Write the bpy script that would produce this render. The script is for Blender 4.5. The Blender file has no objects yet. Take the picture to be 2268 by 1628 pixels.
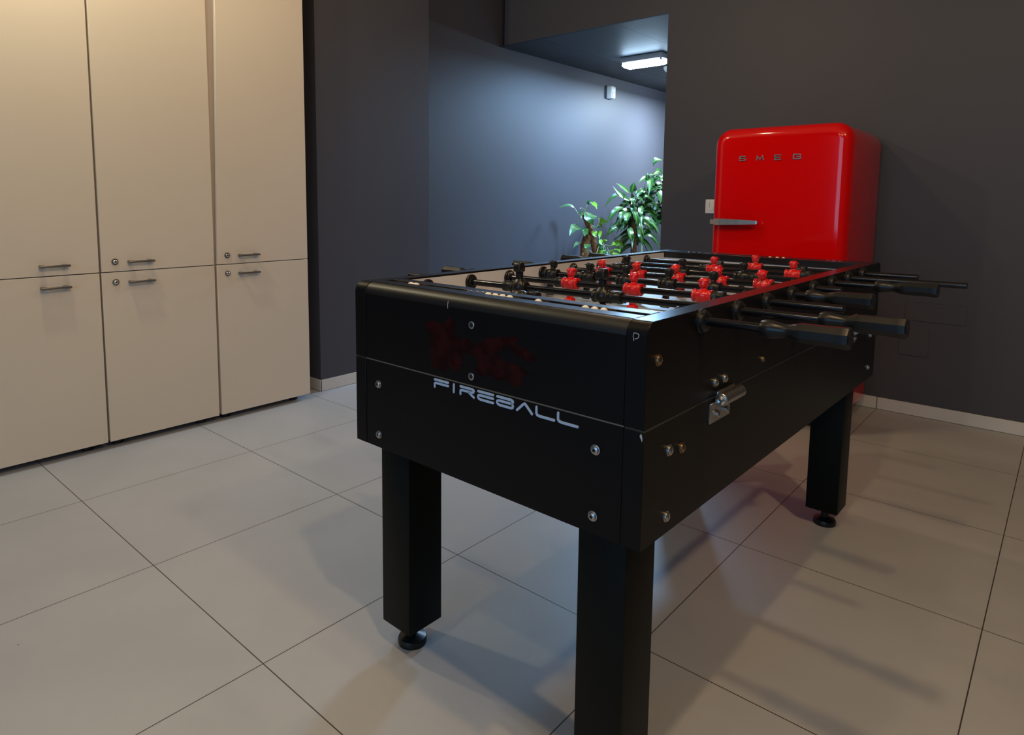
import bpy, bmesh, math, random
from mathutils import Vector, Matrix
C = bpy.context.scene.collection
PI = math.pi
random.seed(7)

# ------------------------------------------------------------------ scene
sc = bpy.context.scene
sc.view_settings.view_transform = 'Standard'
sc.view_settings.look = 'None'
sc.view_settings.gamma = 1.0
sc.view_settings.use_curve_mapping = False
sc.view_settings.exposure = 0.0
sc.cycles.use_denoising = True
sc.cycles.max_bounces = 8
sc.cycles.caustics_reflective = False
sc.cycles.caustics_refractive = False

# ------------------------------------------------------------------ materials
def mat(name, col, rough=.5, metal=0., spec=.5, noise=None, bump=None, coat=0., emit=None, estr=0.):
    m = bpy.data.materials.new(name); m.use_nodes = True
    nt = m.node_tree; b = nt.nodes['Principled BSDF']
    b.inputs['Base Color'].default_value = (*col, 1)
    b.inputs['Roughness'].default_value = rough
    b.inputs['Metallic'].default_value = metal
    b.inputs['Specular IOR Level'].default_value = spec
    b.inputs['Coat Weight'].default_value = coat
    b.inputs['Coat Roughness'].default_value = .04
    if emit:
        b.inputs['Emission Color'].default_value = (*emit, 1)
        b.inputs['Emission Strength'].default_value = estr
    tc = nt.nodes.new('ShaderNodeTexCoord')
    if noise:
        sc_, amt, col2 = noise
        n = nt.nodes.new('ShaderNodeTexNoise'); n.inputs['Scale'].default_value = sc_
        n.inputs['Detail'].default_value = 4
        nt.links.new(tc.outputs['Object'], n.inputs['Vector'])
        r = nt.nodes.new('ShaderNodeMapRange')
        r.inputs['From Min'].default_value = .3; r.inputs['From Max'].default_value = .7
        r.inputs['To Max'].default_value = amt
        nt.links.new(n.outputs['Fac'], r.inputs['Value'])
        x = nt.nodes.new('ShaderNodeMixRGB')
        x.inputs['Color1'].default_value = (*col, 1); x.inputs['Color2'].default_value = (*col2, 1)
        nt.links.new(r.outputs['Result'], x.inputs['Fac'])
        nt.links.new(x.outputs['Color'], b.inputs['Base Color'])
    if bump:
        s2, st, ds = bump
        n2 = nt.nodes.new('ShaderNodeTexNoise'); n2.inputs['Scale'].default_value = s2
        n2.inputs['Detail'].default_value = 3
        nt.links.new(tc.outputs['Object'], n2.inputs['Vector'])
        bp = nt.nodes.new('ShaderNodeBump'); bp.inputs['Strength'].default_value = st
        bp.inputs['Distance'].default_value = ds
        nt.links.new(n2.outputs['Fac'], bp.inputs['Height'])
        nt.links.new(bp.outputs['Normal'], b.inputs['Normal'])
    return m

def grid_mat(name, col, col2, line, px, py, ox, oy, w, rough, spec=.5, wx=None):
    """tile pattern: straight joints every px, py metres in object x, y"""
    m = mat(name, col, rough, spec=spec)
    nt = m.node_tree; b = nt.nodes['Principled BSDF']
    tc = nt.nodes.new('ShaderNodeTexCoord'); sp = nt.nodes.new('ShaderNodeSeparateXYZ')
    nt.links.new(tc.outputs['Object'], sp.inputs[0])
    def M(op, a, bb=None):
        n = nt.nodes.new('ShaderNodeMath'); n.operation = op
        for i, v in enumerate((a, bb)):
            if v is None: continue
            if isinstance(v, (int, float)): n.inputs[i].default_value = v
            else: nt.links.new(v, n.inputs[i])
        return n.outputs[0]
    def dist(s, p, o):
        f = M('FRACT', M('ADD', M('DIVIDE', M('SUBTRACT', s, o), p), 100.5))
        return M('MULTIPLY', M('ABSOLUTE', M('SUBTRACT', f, .5)), p)
    lx = M('LESS_THAN', dist(sp.outputs[0], px, ox), (wx or w) / 2)
    ly = M('LESS_THAN', dist(sp.outputs[1], py, oy), w / 2)
    ln = M('MAXIMUM', lx, ly)
    n = nt.nodes.new('ShaderNodeTexNoise'); n.inputs['Scale'].default_value = 3.2; n.inputs['Detail'].default_value = 5
    nt.links.new(tc.outputs['Object'], n.inputs['Vector'])
    r = nt.nodes.new('ShaderNodeMapRange'); r.inputs['From Min'].default_value = .35; r.inputs['From Max'].default_value = .65
    nt.links.new(n.outputs['Fac'], r.inputs['Value'])
    x1 = nt.nodes.new('ShaderNodeMixRGB'); x1.inputs['Color1'].default_value = (*col, 1); x1.inputs['Color2'].default_value = (*col2, 1)
    nt.links.new(r.outputs['Result'], x1.inputs['Fac'])
    # scattered tiny dirt specks
    v = nt.nodes.new('ShaderNodeTexVoronoi'); v.inputs['Scale'].default_value = 6.0
    nt.links.new(tc.outputs['Object'], v.inputs['Vector'])
    sk = M('LESS_THAN', v.outputs['Distance'], .012)
    x3 = nt.nodes.new('ShaderNodeMixRGB'); x3.inputs['Color2'].default_value = (*[c * .35 for c in col], 1)
    nt.links.new(sk, x3.inputs['Fac']); nt.links.new(x1.outputs['Color'], x3.inputs['Color1'])
    x2 = nt.nodes.new('ShaderNodeMixRGB'); x2.inputs['Color2'].default_value = (*line, 1)
    nt.links.new(ln, x2.inputs['Fac']); nt.links.new(x3.outputs['Color'], x2.inputs['Color1'])
    nt.links.new(x2.outputs['Color'], b.inputs['Base Color'])
    bp = nt.nodes.new('ShaderNodeBump'); bp.inputs['Strength'].default_value = .5; bp.inputs['Distance'].default_value = .002
    bp.invert = True
    nt.links.new(ln, bp.inputs['Height']); nt.links.new(bp.outputs['Normal'], b.inputs['Normal'])
    return m

TY = .62826
MT = dict(
    floor=grid_mat('floor_tiles', (.455, .455, .465), (.42, .42, .432), (.06, .05, .045), .6, TY, 0, 0, .0026, .42, .35),
    skirting=mat('skirting_tile', (.62, .60, .57), .4, noise=(6, .4, (.54, .52, .49))),
    wall=mat('charcoal_paint', (.062, .062, .076), .55, spec=.3, noise=(2.5, .5, (.068, .067, .080)), bump=(260, .12, .001)),
    ceil=mat('ceiling_paint', (.3, .29, .27), .8),
    ctile=grid_mat('ceiling_panels', (.030, .032, .036), (.027, .029, .033), (.012, .012, .015), .62, .623, .19, .625, .016, .55, .4),
    joint=mat('dark_joint', (.015, .013, .012), .8),
    cab=mat('cream_laminate', (.68, .60, .50), .42, spec=.4, noise=(1.6, .6, (.64, .56, .46)), bump=(420, .05, .0005)),
    cabside=mat('beige_edge', (.50, .43, .39), .5),
    pewter=mat('pewter_handle', (.20, .19, .185), .34, metal=.7),
    chrome=mat('chrome', (.78, .77, .75), .24, metal=1.),
    steel=mat('brushed_steel', (.50, .48, .46), .34, metal=1., noise=(60, .5, (.35, .34, .33))),
    brass=mat('brass_bolt', (.35, .24, .14), .35, metal=1.),
    dark=mat('black_plastic', (.012, .012, .013), .4),
    lam=mat('black_laminate', (.0036, .0032, .0038), .40, spec=.16, bump=(900, .10, .0004)),
    lamf=mat('black_laminate_edge', (.0048, .0043, .0044), .42, spec=.52, bump=(900, .08, .0004)),
    rail=mat('black_rail_top', (.010, .010, .011), .22, spec=.55, bump=(500, .04, .0003)),
    leg=mat('black_textured_steel', (.0034, .0042, .0036), .48, spec=.13, bump=(1400, .35, .0006)),
    seam=mat('seam_trim', (.16, .14, .12), .35, metal=.3),
    white=mat('white_laminate', (.60, .59, .65), .4),
    field=mat('playfield', (.36, .43, .54), .34, noise=(4, .4, (.31, .38, .50))),  # pale field, blue of the reflected corridor light put into its colour
    line=mat('playfield_line', (.24, .29, .38), .3),
    rod=mat('black_steel_rod', (.030, .030, .034), .16, metal=.85),
    ptred=mat('red_player_plastic', (.62, .006, .008), .28, spec=.5, coat=.3),
    ptblk=mat('black_player_plastic', (.0075, .007, .007), .32, spec=.4),
    rubber=mat('black_rubber', (.007, .007, .0075), .36, spec=.4),
    grip=mat('black_grip', (.008, .008, .0085), .32, spec=.32, bump=(300, .05, .0004)),
    letter=mat('pale_blue_lettering', (.40, .50, .66), .5),
    decal=mat('dark_red_print', (.026, .0008, .0009), .40, spec=.16, noise=(38, .7, (.012, .0012, .0014))),
    bead=mat('ivory_counter', (.85, .80, .70), .3),
    beadd=mat('blue_counter', (.05, .07, .15), .3),
    scuff=mat('pale_scuff', (.45, .46, .48), .7),
    ink=mat('white_ink', (.60, .58, .54), .6),
    red=mat('red_enamel', (.66, .0012, .0014), .10, spec=.35, coat=.25),
    gasket=mat('dark_gasket', (.03, .004, .004), .6),
    plate=mat('white_plastic', (.78, .75, .70), .35),
    lampbody=mat('lamp_housing', (.62, .66, .72), .4),
    diff=mat('lamp_diffuser', (.9, .95, 1.), .3, emit=(.50, .74, 1.), estr=45.),
    soil=mat('soil', (.03, .02, .013), .9),
    pot=mat('grey_planter', (.05, .05, .055), .5),
    bark=mat('brown_bark', (.26, .105, .030), .85, noise=(45, .9, (.05, .022, .012)), bump=(70, .9, .01)),
    moss=mat('coir_pole', (.34, .135, .035), .9, noise=(60, .9, (.06, .025, .012)), bump=(90, 1., .012)),
    stem=mat('pale_stem', (.35, .42, .22), .5),
    leafd=mat('dark_green_leaf', (.018, .070, .014), .34, spec=.5, noise=(18, .6, (.034, .105, .018))),
    leafm=mat('yellow_green_stripe', (.085, .19, .025), .34, spec=.5),
    leafy=mat('lime_leaf', (.17, .36, .02), .36, spec=.45),
    leafp=mat('climber_leaf', (.028, .105, .022), .34, spec=.45, noise=(14, .5, (.055, .16, .025))),
)

seam2 = mat('dark_seam', (.035, .031, .028), .4); MT['seam2'] = seam2
def speckle(m, scale, lo, hi):
    nt = m.node_tree; b = nt.nodes['Principled BSDF']
    tc = nt.nodes.new('ShaderNodeTexCoord'); n = nt.nodes.new('ShaderNodeTexNoise')
    n.inputs['Scale'].default_value = scale; n.inputs['Detail'].default_value = 6
    r = nt.nodes.new('ShaderNodeMapRange'); r.inputs['From Min'].default_value = lo; r.inputs['From Max'].default_value = hi
    nt.links.new(tc.outputs['Object'], n.inputs['Vector']); nt.links.new(n.outputs['Fac'], r.inputs['Value'])
    nt.links.new(r.outputs['Result'], b.inputs['Alpha'])
speckle(MT['decal'], 26, .30, .55)

# ------------------------------------------------------------------ mesh builder
class MB:
    def __init__(s): s.bm = bmesh.new(); s.mi = 0
    def _merge(s, t):
        me = bpy.data.meshes.new('tmp'); t.to_mesh(me); t.free()
        n = len(s.bm.faces); s.bm.from_mesh(me); bpy.data.meshes.remove(me)
        s.bm.faces.ensure_lookup_table()
        for f in s.bm.faces[n:]: f.material_index = s.mi
    def box(s, x0, x1, y0, y1, z0, z1, bev=0., seg=2):
        t = bmesh.new(); bmesh.ops.create_cube(t, size=1)
        for v in t.verts:
            v.co = Vector(((x0 + x1) / 2 + v.co.x * (x1 - x0), (y0 + y1) / 2 + v.co.y * (y1 - y0), (z0 + z1) / 2 + v.co.z * (z1 - z0)))
        if bev: bmesh.ops.bevel(t, geom=t.edges[:], offset=bev, segments=seg, affect='EDGES', profile=.5)
        s._merge(t); return s
    def rings(s, rings, cap=True, closed=False):
        t = bmesh.new(); R = [[t.verts.new(p) for p in r] for r in rings]
        n = len(R[0]); k = len(R)
        for i in range(k if closed else k - 1):
            a, b = R[i], R[(i + 1) % k]
            for j in range(n): t.faces.new((a[j], a[(j + 1) % n], b[(j + 1) % n], b[j]))
        if cap and not closed:
            t.faces.new(list(reversed(R[0]))); t.faces.new(R[-1])
        bmesh.ops.recalc_face_normals(t, faces=t.faces[:])
        s._merge(t); return s
    def cyl(s, a, b, r0, r1=None, n=20, bev=0.):
        a = Vector(a); b = Vector(b); r1 = r0 if r1 is None else r1
        d = (b - a).normalized(); L = (b - a).length
        if bev: prof = [(0, r0 - bev), (bev, r0), (L - bev, r1), (L, r1 - bev)]
        else: prof = [(0, r0), (L, r1)]
        return s.lathe(a, d, prof, n)
    def lathe(s, o, d, prof, n=24):
        o = Vector(o); d = Vector(d).normalized()
        u = d.orthogonal().normalized(); w = d.cross(u)
        return s.rings([[o + d * t + (u * math.cos(2 * PI * j / n) + w * math.sin(2 * PI * j / n)) * max(r, 1e-5) for j in range(n)] for t, r in prof])
    def tube(s, pts, r, n=10, r1=None):
        pts = [Vector(p) for p in pts]; k = len(pts); rings = []
        up = None
        for i, p in enumerate(pts):
            d = (pts[min(i + 1, k - 1)] - pts[max(i - 1, 0)]).normalized()
            if up is None: up = d.orthogonal().normalized()
            up = (up - d * up.dot(d)).normalized(); w = d.cross(up)
            rr = r if r1 is None else r + (r1 - r) * i / (k - 1)
            rings.append([p + (up * math.cos(2 * PI * j / n) + w * math.sin(2 * PI * j / n)) * rr for j in range(n)])
        return s.rings(rings)
    def prism(s, poly, f, a0, a1, bev=0.):
        """extrude polygon poly (u,v) between a0 and a1; f(u,v,a)->xyz"""
        t = bmesh.new()
        A = [t.verts.new(f(u, v, a0)) for u, v in poly]; B = [t.verts.new(f(u, v, a1)) for u, v in poly]
        n = len(poly)
        t.faces.new(A); t.faces.new(list(reversed(B)))
        for i in range(n): t.faces.new((A[i], B[i], B[(i + 1) % n], A[(i + 1) % n]))
        bmesh.ops.recalc_face_normals(t, faces=t.faces[:])
        if bev: bmesh.ops.bevel(t, geom=t.edges[:], offset=bev, segments=1, affect='EDGES')
        s._merge(t); return s
    def ico(s, c, rx, ry, rz, sub=2):
        t = bmesh.new(); bmesh.ops.create_icosphere(t, subdivisions=sub, radius=1)
        for v in t.verts: v.co = Vector((c[0] + v.co.x * rx, c[1] + v.co.y * ry, c[2] + v.co.z * rz))
        s._merge(t); return s
    def stroke(s, pts, w, f, a0, a1, capn=5):
        """round-ended stroke through 2D pts, extruded from a0 to a1"""
        pts = [Vector((p[0], p[1])) for p in pts]; n = len(pts); r = w / 2
        L, Rr = [], []
        for i, p in enumerate(pts):
            d0 = (pts[i] - pts[i - 1]).normalized() if i else None
            d1 = (pts[i + 1] - pts[i]).normalized() if i < n - 1 else None
            if d0 is None: d, k = d1, 1
            elif d1 is None: d, k = d0, 1
            else:
                d = (d0 + d1).normalized(); k = min(1 / max(.45, d.dot(d1)), 1.8)
            nn = Vector((-d.y, d.x)); L.append(p + nn * r * k); Rr.append(p - nn * r * k)
        d = (pts[-1] - pts[-2]).normalized(); a = math.atan2(d.y, d.x)
        e = [pts[-1] + Vector((math.cos(a + t), math.sin(a + t))) * r for t in [PI / 2 - PI * i / capn for i in range(1, capn)]]
        d = (pts[1] - pts[0]).normalized(); a = math.atan2(d.y, d.x)
        b = [pts[0] + Vector((math.cos(a + t), math.sin(a + t))) * r for t in [-PI / 2 - PI * i / capn for i in range(1, capn)]]
        # build as quads so bends stay clean
        t = bmesh.new()
        def quadstrip(h): return [t.verts.new(f(q.x, q.y, h)) for q in L], [t.verts.new(f(q.x, q.y, h)) for q in Rr], [t.verts.new(f(q.x, q.y, h)) for q in e], [t.verts.new(f(q.x, q.y, h)) for q in b]
        T = quadstrip(a1); B = quadstrip(a0)
        for S in (T, B):
            for i in range(n - 1): t.faces.new((S[0][i], S[0][i + 1], S[1][i + 1], S[1][i]))
            t.faces.new([S[0][-1]] + S[2] + [S[1][-1]]); t.faces.new([S[1][0]] + S[3] + [S[0][0]])
        oT = T[0] + T[2] + list(reversed(T[1])) + T[3]; oB = B[0] + B[2] + list(reversed(B[1])) + B[3]
        m = len(oT)
        for i in range(m): t.faces.new((oT[i], oT[(i + 1) % m], oB[(i + 1) % m], oB[i]))
        bmesh.ops.recalc_face_normals(t, faces=t.faces[:])
        s._merge(t); return s
    def mesh(s, name, mats, smooth=True, ang=38):
        me = bpy.data.meshes.new(name); s.bm.to_mesh(me); s.bm.free()
        for m in (mats if isinstance(mats, (list, tuple)) else [mats]): me.materials.append(m)
        if smooth:
            me.polygons.foreach_set('use_smooth', [True] * len(me.polygons))
            try: me.set_sharp_from_angle(angle=math.radians(ang))
            except Exception: pass
        return me
    def build(s, name, mats, parent=None, smooth=True, ang=38, loc=None):
        o = bpy.data.objects.new(name, s.mesh(name, mats, smooth, ang)); C.objects.link(o)
        if parent is not None: o.parent = parent
        if loc is not None: o.location = loc
        return o

def thing(name, label, cat, loc=(0, 0, 0), rz=0., group=None):
    o = bpy.data.objects.new(name, None); C.objects.link(o)
    o.location = loc; o.rotation_euler = (0, 0, rz); o.empty_display_size = .1
    o['label'] = label; o['category'] = cat
    if group: o['group'] = group
    return o
def tag(o, label, cat, group=None):
    o['label'] = label; o['category'] = cat
    if group: o['group'] = group
    return o
def struct(mb, name, m, **k):
    o = mb.build(name, m, **k); o['kind'] = 'structure'; return o
def arc(cx, cy, r, a0, a1, n):
    return [(cx + r * math.cos(math.radians(a0 + (a1 - a0) * i / n)), cy + r * math.sin(math.radians(a0 + (a1 - a0) * i / n))) for i in range(n + 1)]
def rrect(x0, x1, z0, z1, r, n=8, rb=None):
    rb = r if rb is None else rb
    return arc(x1 - rb, z0 + rb, rb, -90, 0, n) + arc(x1 - r, z1 - r, r, 0, 90, n) + arc(x0 + r, z1 - r, r, 90, 180, n) + arc(x0 + rb, z0 + rb, rb, 180, 270, n)
XZ = lambda u, v, a: (u, a, v)
YZ = lambda u, v, a: (a, u, v)
# ------------------------------------------------------------------ the room
YB = 3.096            # dark wall behind the refrigerator
XW = -.80             # corridor wall
ZC = 2.181            # corridor ceiling
HC = 2.95             # main ceiling
mb = MB(); mb.box(-1.1, 4.7, -3.7, 8.2, -.06, 0); struct(mb, 'floor', MT['floor'], smooth=False)
mb = MB(); mb.box(-1.1, 4.7, -3.7, 3.35, HC, HC + .05); struct(mb, 'ceiling', MT['ceil'], smooth=False)
mb = MB(); mb.box(XW, 4.7, YB + .0125, 8.2, ZC, ZC + .004); struct(mb, 'ceiling_corridor', MT['ctile'], smooth=False)
# side wall: alcove behind the cabinets, pier, corridor wall
prof = [(-1.1, -3.7), (-.93, -3.7), (-.93, 1.332), (-.53, 1.332), (-.53, 2.142), (XW, 2.142), (XW, 8.2), (-1.1, 8.2)]
mb = MB(); mb.prism(prof, lambda u, v, a: (u, v, a), 0, HC); struct(mb, 'wall_left', MT['wall'], smooth=False)
# wall with the refrigerator, opening to the corridor, beam over the opening
mb = MB(); mb.box(.5595, 4.7, YB, YB + .2, 0, HC); struct(mb, 'wall_back', MT['wall'], smooth=False)
mb = MB(); mb.prism([(YB, ZC + .001), (YB + .012, ZC + .001), (YB + .012, ZC + .034), (YB + .2, ZC + .034), (YB + .2, HC), (YB, HC)], YZ, -.739, .5595); struct(mb, 'wall_beam', MT['wall'], smooth=False)
mb = MB(); mb.box(4.6, 4.7, -3.7, 8.2, 0, HC); struct(mb, 'wall_right', MT['wall'], smooth=False)
mb = MB(); mb.box(-1.1, 4.7, -3.8, -3.7, 0, HC); struct(mb, 'wall_front', MT['wall'], smooth=False)
mb = MB(); mb.box(-1.1, 4.7, 8.2, 8.3, 0, HC); struct(mb, 'wall_corridor', MT['wall'], smooth=False)
# tile skirting
def skirting(name, segs):
    mb = MB()
    for x0, x1, y0, y1 in segs: mb.box(x0, x1, y0, y1, .0015, .0625, .0012, 1)
    struct(mb, name, MT['skirting'])
ts = [.5595] + [.6 * k for k in range(1, 8)] + [4.6]
skirting('baseboard_back', [(a + .0015, b - .0015, YB - .009, YB) for a, b in zip(ts, ts[1:])] )
skirting('baseboard_left', [(-.53, -.521, 1.325, 1.884), (-.53, -.521, 1.887, 2.142), (-.93, -.521, 1.323, 1.332), (XW, XW + .009, 2.142, 3.14), (XW, XW + .009, 3.143, 8.2)])

# ------------------------------------------------------------------ cabinets
XF = -.445
def bar_handle(par, y, z):
    m = MB(); y0, y1 = y - .051, y + .051
    m.box(XF + .018, XF + .029, y0, y1, z - .0045, z + .0045, .002)
    for a, b in ((y0 + .0005, y0 + .018), (y1 - .024, y1 - .008)):
        m.box(XF + .0005, XF + .026, a, b, z - .0055, z + .0055, .0015)
    m.build('handle', MT['pewter'], par)
def lock(par, y, z):
    m = MB(); m.lathe((XF, y, z), (1, 0, 0), [(0, .0125), (.004, .0125), (.006, .0105), (.003, .0085), (.003, .008)], 24)
    l = m.build('key_lock', MT['dark'], par)
    m = MB(); m.lathe((XF + .002, y, z), (1, 0, 0), [(0, .0078), (.005, .0078), (.006, .0065)], 20)
    m.lathe((XF + .0035, y, z), (1, 0, 0), [(0, .0128), (.001, .0131), (.002, .0128)], 24)
    k = m.build('lock_cylinder', MT['chrome'], l)
    m = MB(); m.box(XF + .0075, XF + .0086, y - .001, y + .001, z - .004, z + .004); m.build('keyhole', MT['dark'], l)
def cabinet(y0, y1, label, locks, hy, ly, slant=0.):
    t = thing('storage_cabinet', label, 'cabinet', (0, 0, 0), 0, 'tall cabinets along the side wall')
    zs = .741
    m = MB(); m.box(-.915, XF - .019, y0, y1, .034, 2.40, .001, 1); m.build('carcass', MT['cabside'], t)
    for k, (z0, z1) in enumerate(((.031, zs - .0018), (zs + .0018, 2.402))):
        m = MB(); s = slant if k else 0.
        poly = [(y0 + .0015, z0), (y1 - .0015, z0), (y1 - .0015, z1), (y0 + .0015 + s, z1)]
        m.prism(poly, YZ, XF - .018, XF, .0012)
        d = m.build('door', MT['cab'], t)
        zz = .781 if k else .6965
        bar_handle(d, hy, zz)
        if locks: lock(d, ly, zz + .0025)
    for fy in (y0 + .05, y1 - .06):
        for fx in (XF - .07, -.86):
            m = MB(); m.lathe((fx, fy, 0), (0, 0, 1), [(0, .022), (.012, .022), (.014, .012), (.036, .012)], 16); m.build('foot', MT['dark'], t)
    return t
# object origins at the cabinets' feet: build in world space, then re-base
c1 = cabinet(-.236, .2375, 'cream cabinet without key locks, at the row end away from the dark pillar', False, .078, 0)
c2 = cabinet(.2425, .7165, 'cream cabinet with key locks standing between two other cabinets, middle of the row', True, .394, .295)
c3 = cabinet(.7255, 1.2095, 'cream cabinet with key locks standing beside the dark pillar, end of the row', True, .880, .7765, .046)
m = MB(); m.prism([(.7175, .034), (.7250, .034), (.7250, .75), (.773, 2.40), (.7175, 2.40)], YZ, XF - .026, XF - .0195); m.build('filler_strip', MT['cabside'], c3)
def rebase(t, loc):
    t.location = loc
    for c in t.children: c.location = Vector(c.location) - Vector(loc)
rebase(c1, (-.68, 0, 0)); rebase(c2, (-.68, .48, 0)); rebase(c3, (-.68, .967, 0))

# ------------------------------------------------------------------ refrigerator
FX0, FX1, FY, FB, FT = 1.139, 1.752, 2.475, 3.05, 1.401
fr = thing('refrigerator', 'glossy red rounded refrigerator with chrome handle and letters, against the dark wall', 'refrigerator', (1.4455, 2.77, 0))
ox, oy = 1.4455, 2.77
def shell(x0, x1, z0, z1, rt, rb, y0, y1, fil, filb, n=8):
    """rounded block, front at y0 with fillet fil, back at y1 with fillet filb"""
    rr = []
    for i in range(n + 1):
        a = PI / 2 * i / n; ins = fil * (1 - math.sin(a)); y = y0 + fil * (1 - math.cos(a))
        rr.append((ins, y))
    rr = [(fil * (1 - math.sin(PI / 2 * i / n)), y0 + fil * (1 - math.cos(PI / 2 * i / n))) for i in range(n + 1)]
    for i in range(n + 1):
        a = PI / 2 * i / n
        rr.append((filb * (1 - math.cos(a)), y1 - filb * (1 - math.sin(a))))
    rings = []
    for ins, y in rr:
        rings.append([(u - ox, y - oy, v) for u, v in rrect(x0 + ins, x1 - ins, z0 + ins, z1 - ins, max(rt - ins, .004), 10, max(rb - ins, .004))])
    return rings
m = MB(); m.rings(shell(FX0 + .002, FX1 - .002, .05, FT - .004, .075, .03, FY + .082, FB, .004, .02)); m.build('body', MT['red'], fr, ang=60)
m = MB(); m.rings(shell(FX0 + .012, FX1 - .012, .062, FT - .016, .065, .03, FY + .070, FY + .09, .002, .002)); m.build('door_gasket', MT['gasket'], fr)
m = MB(); m.rings(shell(FX0, FX1, .075, FT, .078, .03, FY, FY + .076, .050, .006)); dr = m.build('door', MT['red'], fr, ang=60)
m = MB()
h0 = FY - .006
for x, zz, hh, y, th in ():
    pass
secs = [(1.152, .953, .0105, FY - .022, .010), (1.176, .953, .0105, FY - .024, .011), (1.178, .9535, .0155, FY - .030, .016), (1.20, .9540, .0155, FY - .032, .016), (1.30, .9545, .0120, FY - .034, .013), (1.375, .955, .0085, FY - .034, .010), (1.381, .955, .0065, FY - .034, .008)]
m.rings([[(x - ox, y - th - oy, z - h), (x - ox, y + th - oy, z - h), (x - ox, y + th - oy, z + h), (x - ox, y - th - oy, z + h)] for x, z, h, y, th in secs])
m.box(1.165 - ox, 1.20 - ox, FY - .03 - oy, FY + .004 - oy, .946, .962, .002)
m.build('handle', MT['steel'], dr, smooth=False)
def flet(name, strokes, x0, x1, z0, z1, w):
    m = MB()
    for s in strokes:
        m.stroke([(x0 - ox + u * (x1 - x0), z0 + v * (z1 - z0)) for u, v in s], w, lambda u, v, a: (u, a - oy, v), FY - .0045, FY + .001)
    return m.build(name, MT['chrome'], dr)
S_ = [[(1, .82), (.92, 1), (.1, 1), (0, .9), (0, .6), (.08, .5), (.92, .5), (1, .4), (1, .1), (.9, 0), (.08, 0), (0, .18)]]
M_ = [[(0, 0), (.12, 1), (.5, .12), (.88, 1), (1, 0)]]
E_ = [[(1, 1), (0, 1), (0, 0), (1, 0)], [(0, .5), (.9, .5)]]
G_ = [[(1, .8), (.9, 1), (.1, 1), (0, .88), (0, .12), (.1, 0), (.9, 0), (1, .12), (1, .45), (.5, .45)]]
for st, xa, xb in ((S_, 1.2725, 1.2985), (M_, 1.351, 1.383), (E_, 1.434, 1.461), (G_, 1.516, 1.546)):
    flet('lettering', st, xa, xb, 1.2455, 1.2655, .0042)
for fx in (FX0 + .07, FX1 - .10):
    for fy in (FY + .11, FB - .08):
        m = MB(); m.lathe((fx - ox, fy - oy, 0), (0, 0, 1), [(0, .028), (.02, .028), (.024, .016), (.056, .016)], 18); m.build('foot', MT['dark'], fr)
m = MB(); m.box(FX0 + .03 - ox, FX1 - .03 - ox, FY + .085 - oy, FY + .10 - oy, .012, .06, .002); m.build('plinth', MT['dark'], fr)

# ------------------------------------------------------------------ wall fittings
m = MB(); m.box(-.041, .041, -.009, 0, -.041, .041, .003); sw = m.build('wall_switch', MT['plate'], None, loc=(.885, YB, 1.024))
tag(sw, 'white switch plate on the dark wall, half hidden behind the red refrigerator', 'switch')
m = MB(); m.box(-.012, .012, -.013, -.008, -.022, .022, .002); m.build('rocker', MT['plate'], sw)
m = MB(); m.box(-.016, -.0148, -.0094, -.0085, -.006, .024); m.build('slot', MT['dark'], sw)
for x0, x1, z0, z1, lab in ((1.894, 2.143, .475, .567, 'wide dark blank cover plate on the wall, above a smaller square one'), (1.876, 2.002, .300, .435, 'small square dark blank cover plate on the wall, below a wider one')):
    m = MB(); w = (x1 - x0) / 2; h = (z1 - z0) / 2
    m.box(-w, w, -.004, 0, -h, h, .0012, 1); o = m.build('blank_cover_plate', MT['wall'], None, loc=((x0 + x1) / 2, YB, (z0 + z1) / 2))
    tag(o, lab, 'cover plate', 'painted-over cover plates on the dark wall')

# corridor lamp
lp = thing('fluorescent_lamp', 'lit white fluorescent lamp with clear cover on the dark corridor ceiling', 'lamp', (-.10, 4.06, ZC))
m = MB(); m.box(-.20, .158, -.065, .065, -.045, 0, .006); m.build('housing', MT['lampbody'], lp)
m = MB()
m.rings([[(x, y, z) for x, y in rrect(-.195 + i, .153 - i, -.060 + i, .060 - i, .012, 4)] for z, i in ((-.044, 0), (-.066, .002), (-.078, .014), (-.082, .024))])
m.build('diffuser', MT['diff'], lp)
for x in (-.188, .146):
    m = MB(); m.box(x - .006, x + .006, -.064, .064, -.06, -.04, .003); m.build('end_clip', MT['chrome'], lp)
m = MB(); m.lathe((0, 0, -.001), (0, 0, -1), [(0, .055), (.012, .055), (.03, .046), (.042, .03), (.045, .012)], 28)
sd = m.build('smoke_detector', MT['plate'], None, loc=(-.163, 4.575, ZC)); tag(sd, 'round white smoke detector on the corridor ceiling beyond the lamp', 'smoke detector')
m = MB(); m.lathe((.02, .02, -.043), (0, 0, -1), [(0, .006), (.003, .005)], 12); m.build('indicator', MT['dark'], sd)
ms = thing('motion_sensor', 'small white motion sensor high on the lit corridor wall', 'sensor', (XW, 4.655, 2.04))
m = MB(); m.rings([[(d, y, z) for y, z in rrect(-.042 + i, .042 - i, -.058 + i, .058 - i, .012, 4)] for d, i in ((.002, 0), (.03, 0), (.046, .006), (.05, .014))]); m.build('case', MT['plate'], ms)
m = MB(); m.box(.046, .054, -.026, .026, -.045, .004, .005); m.build('lens', MT['white'], ms)
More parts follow.
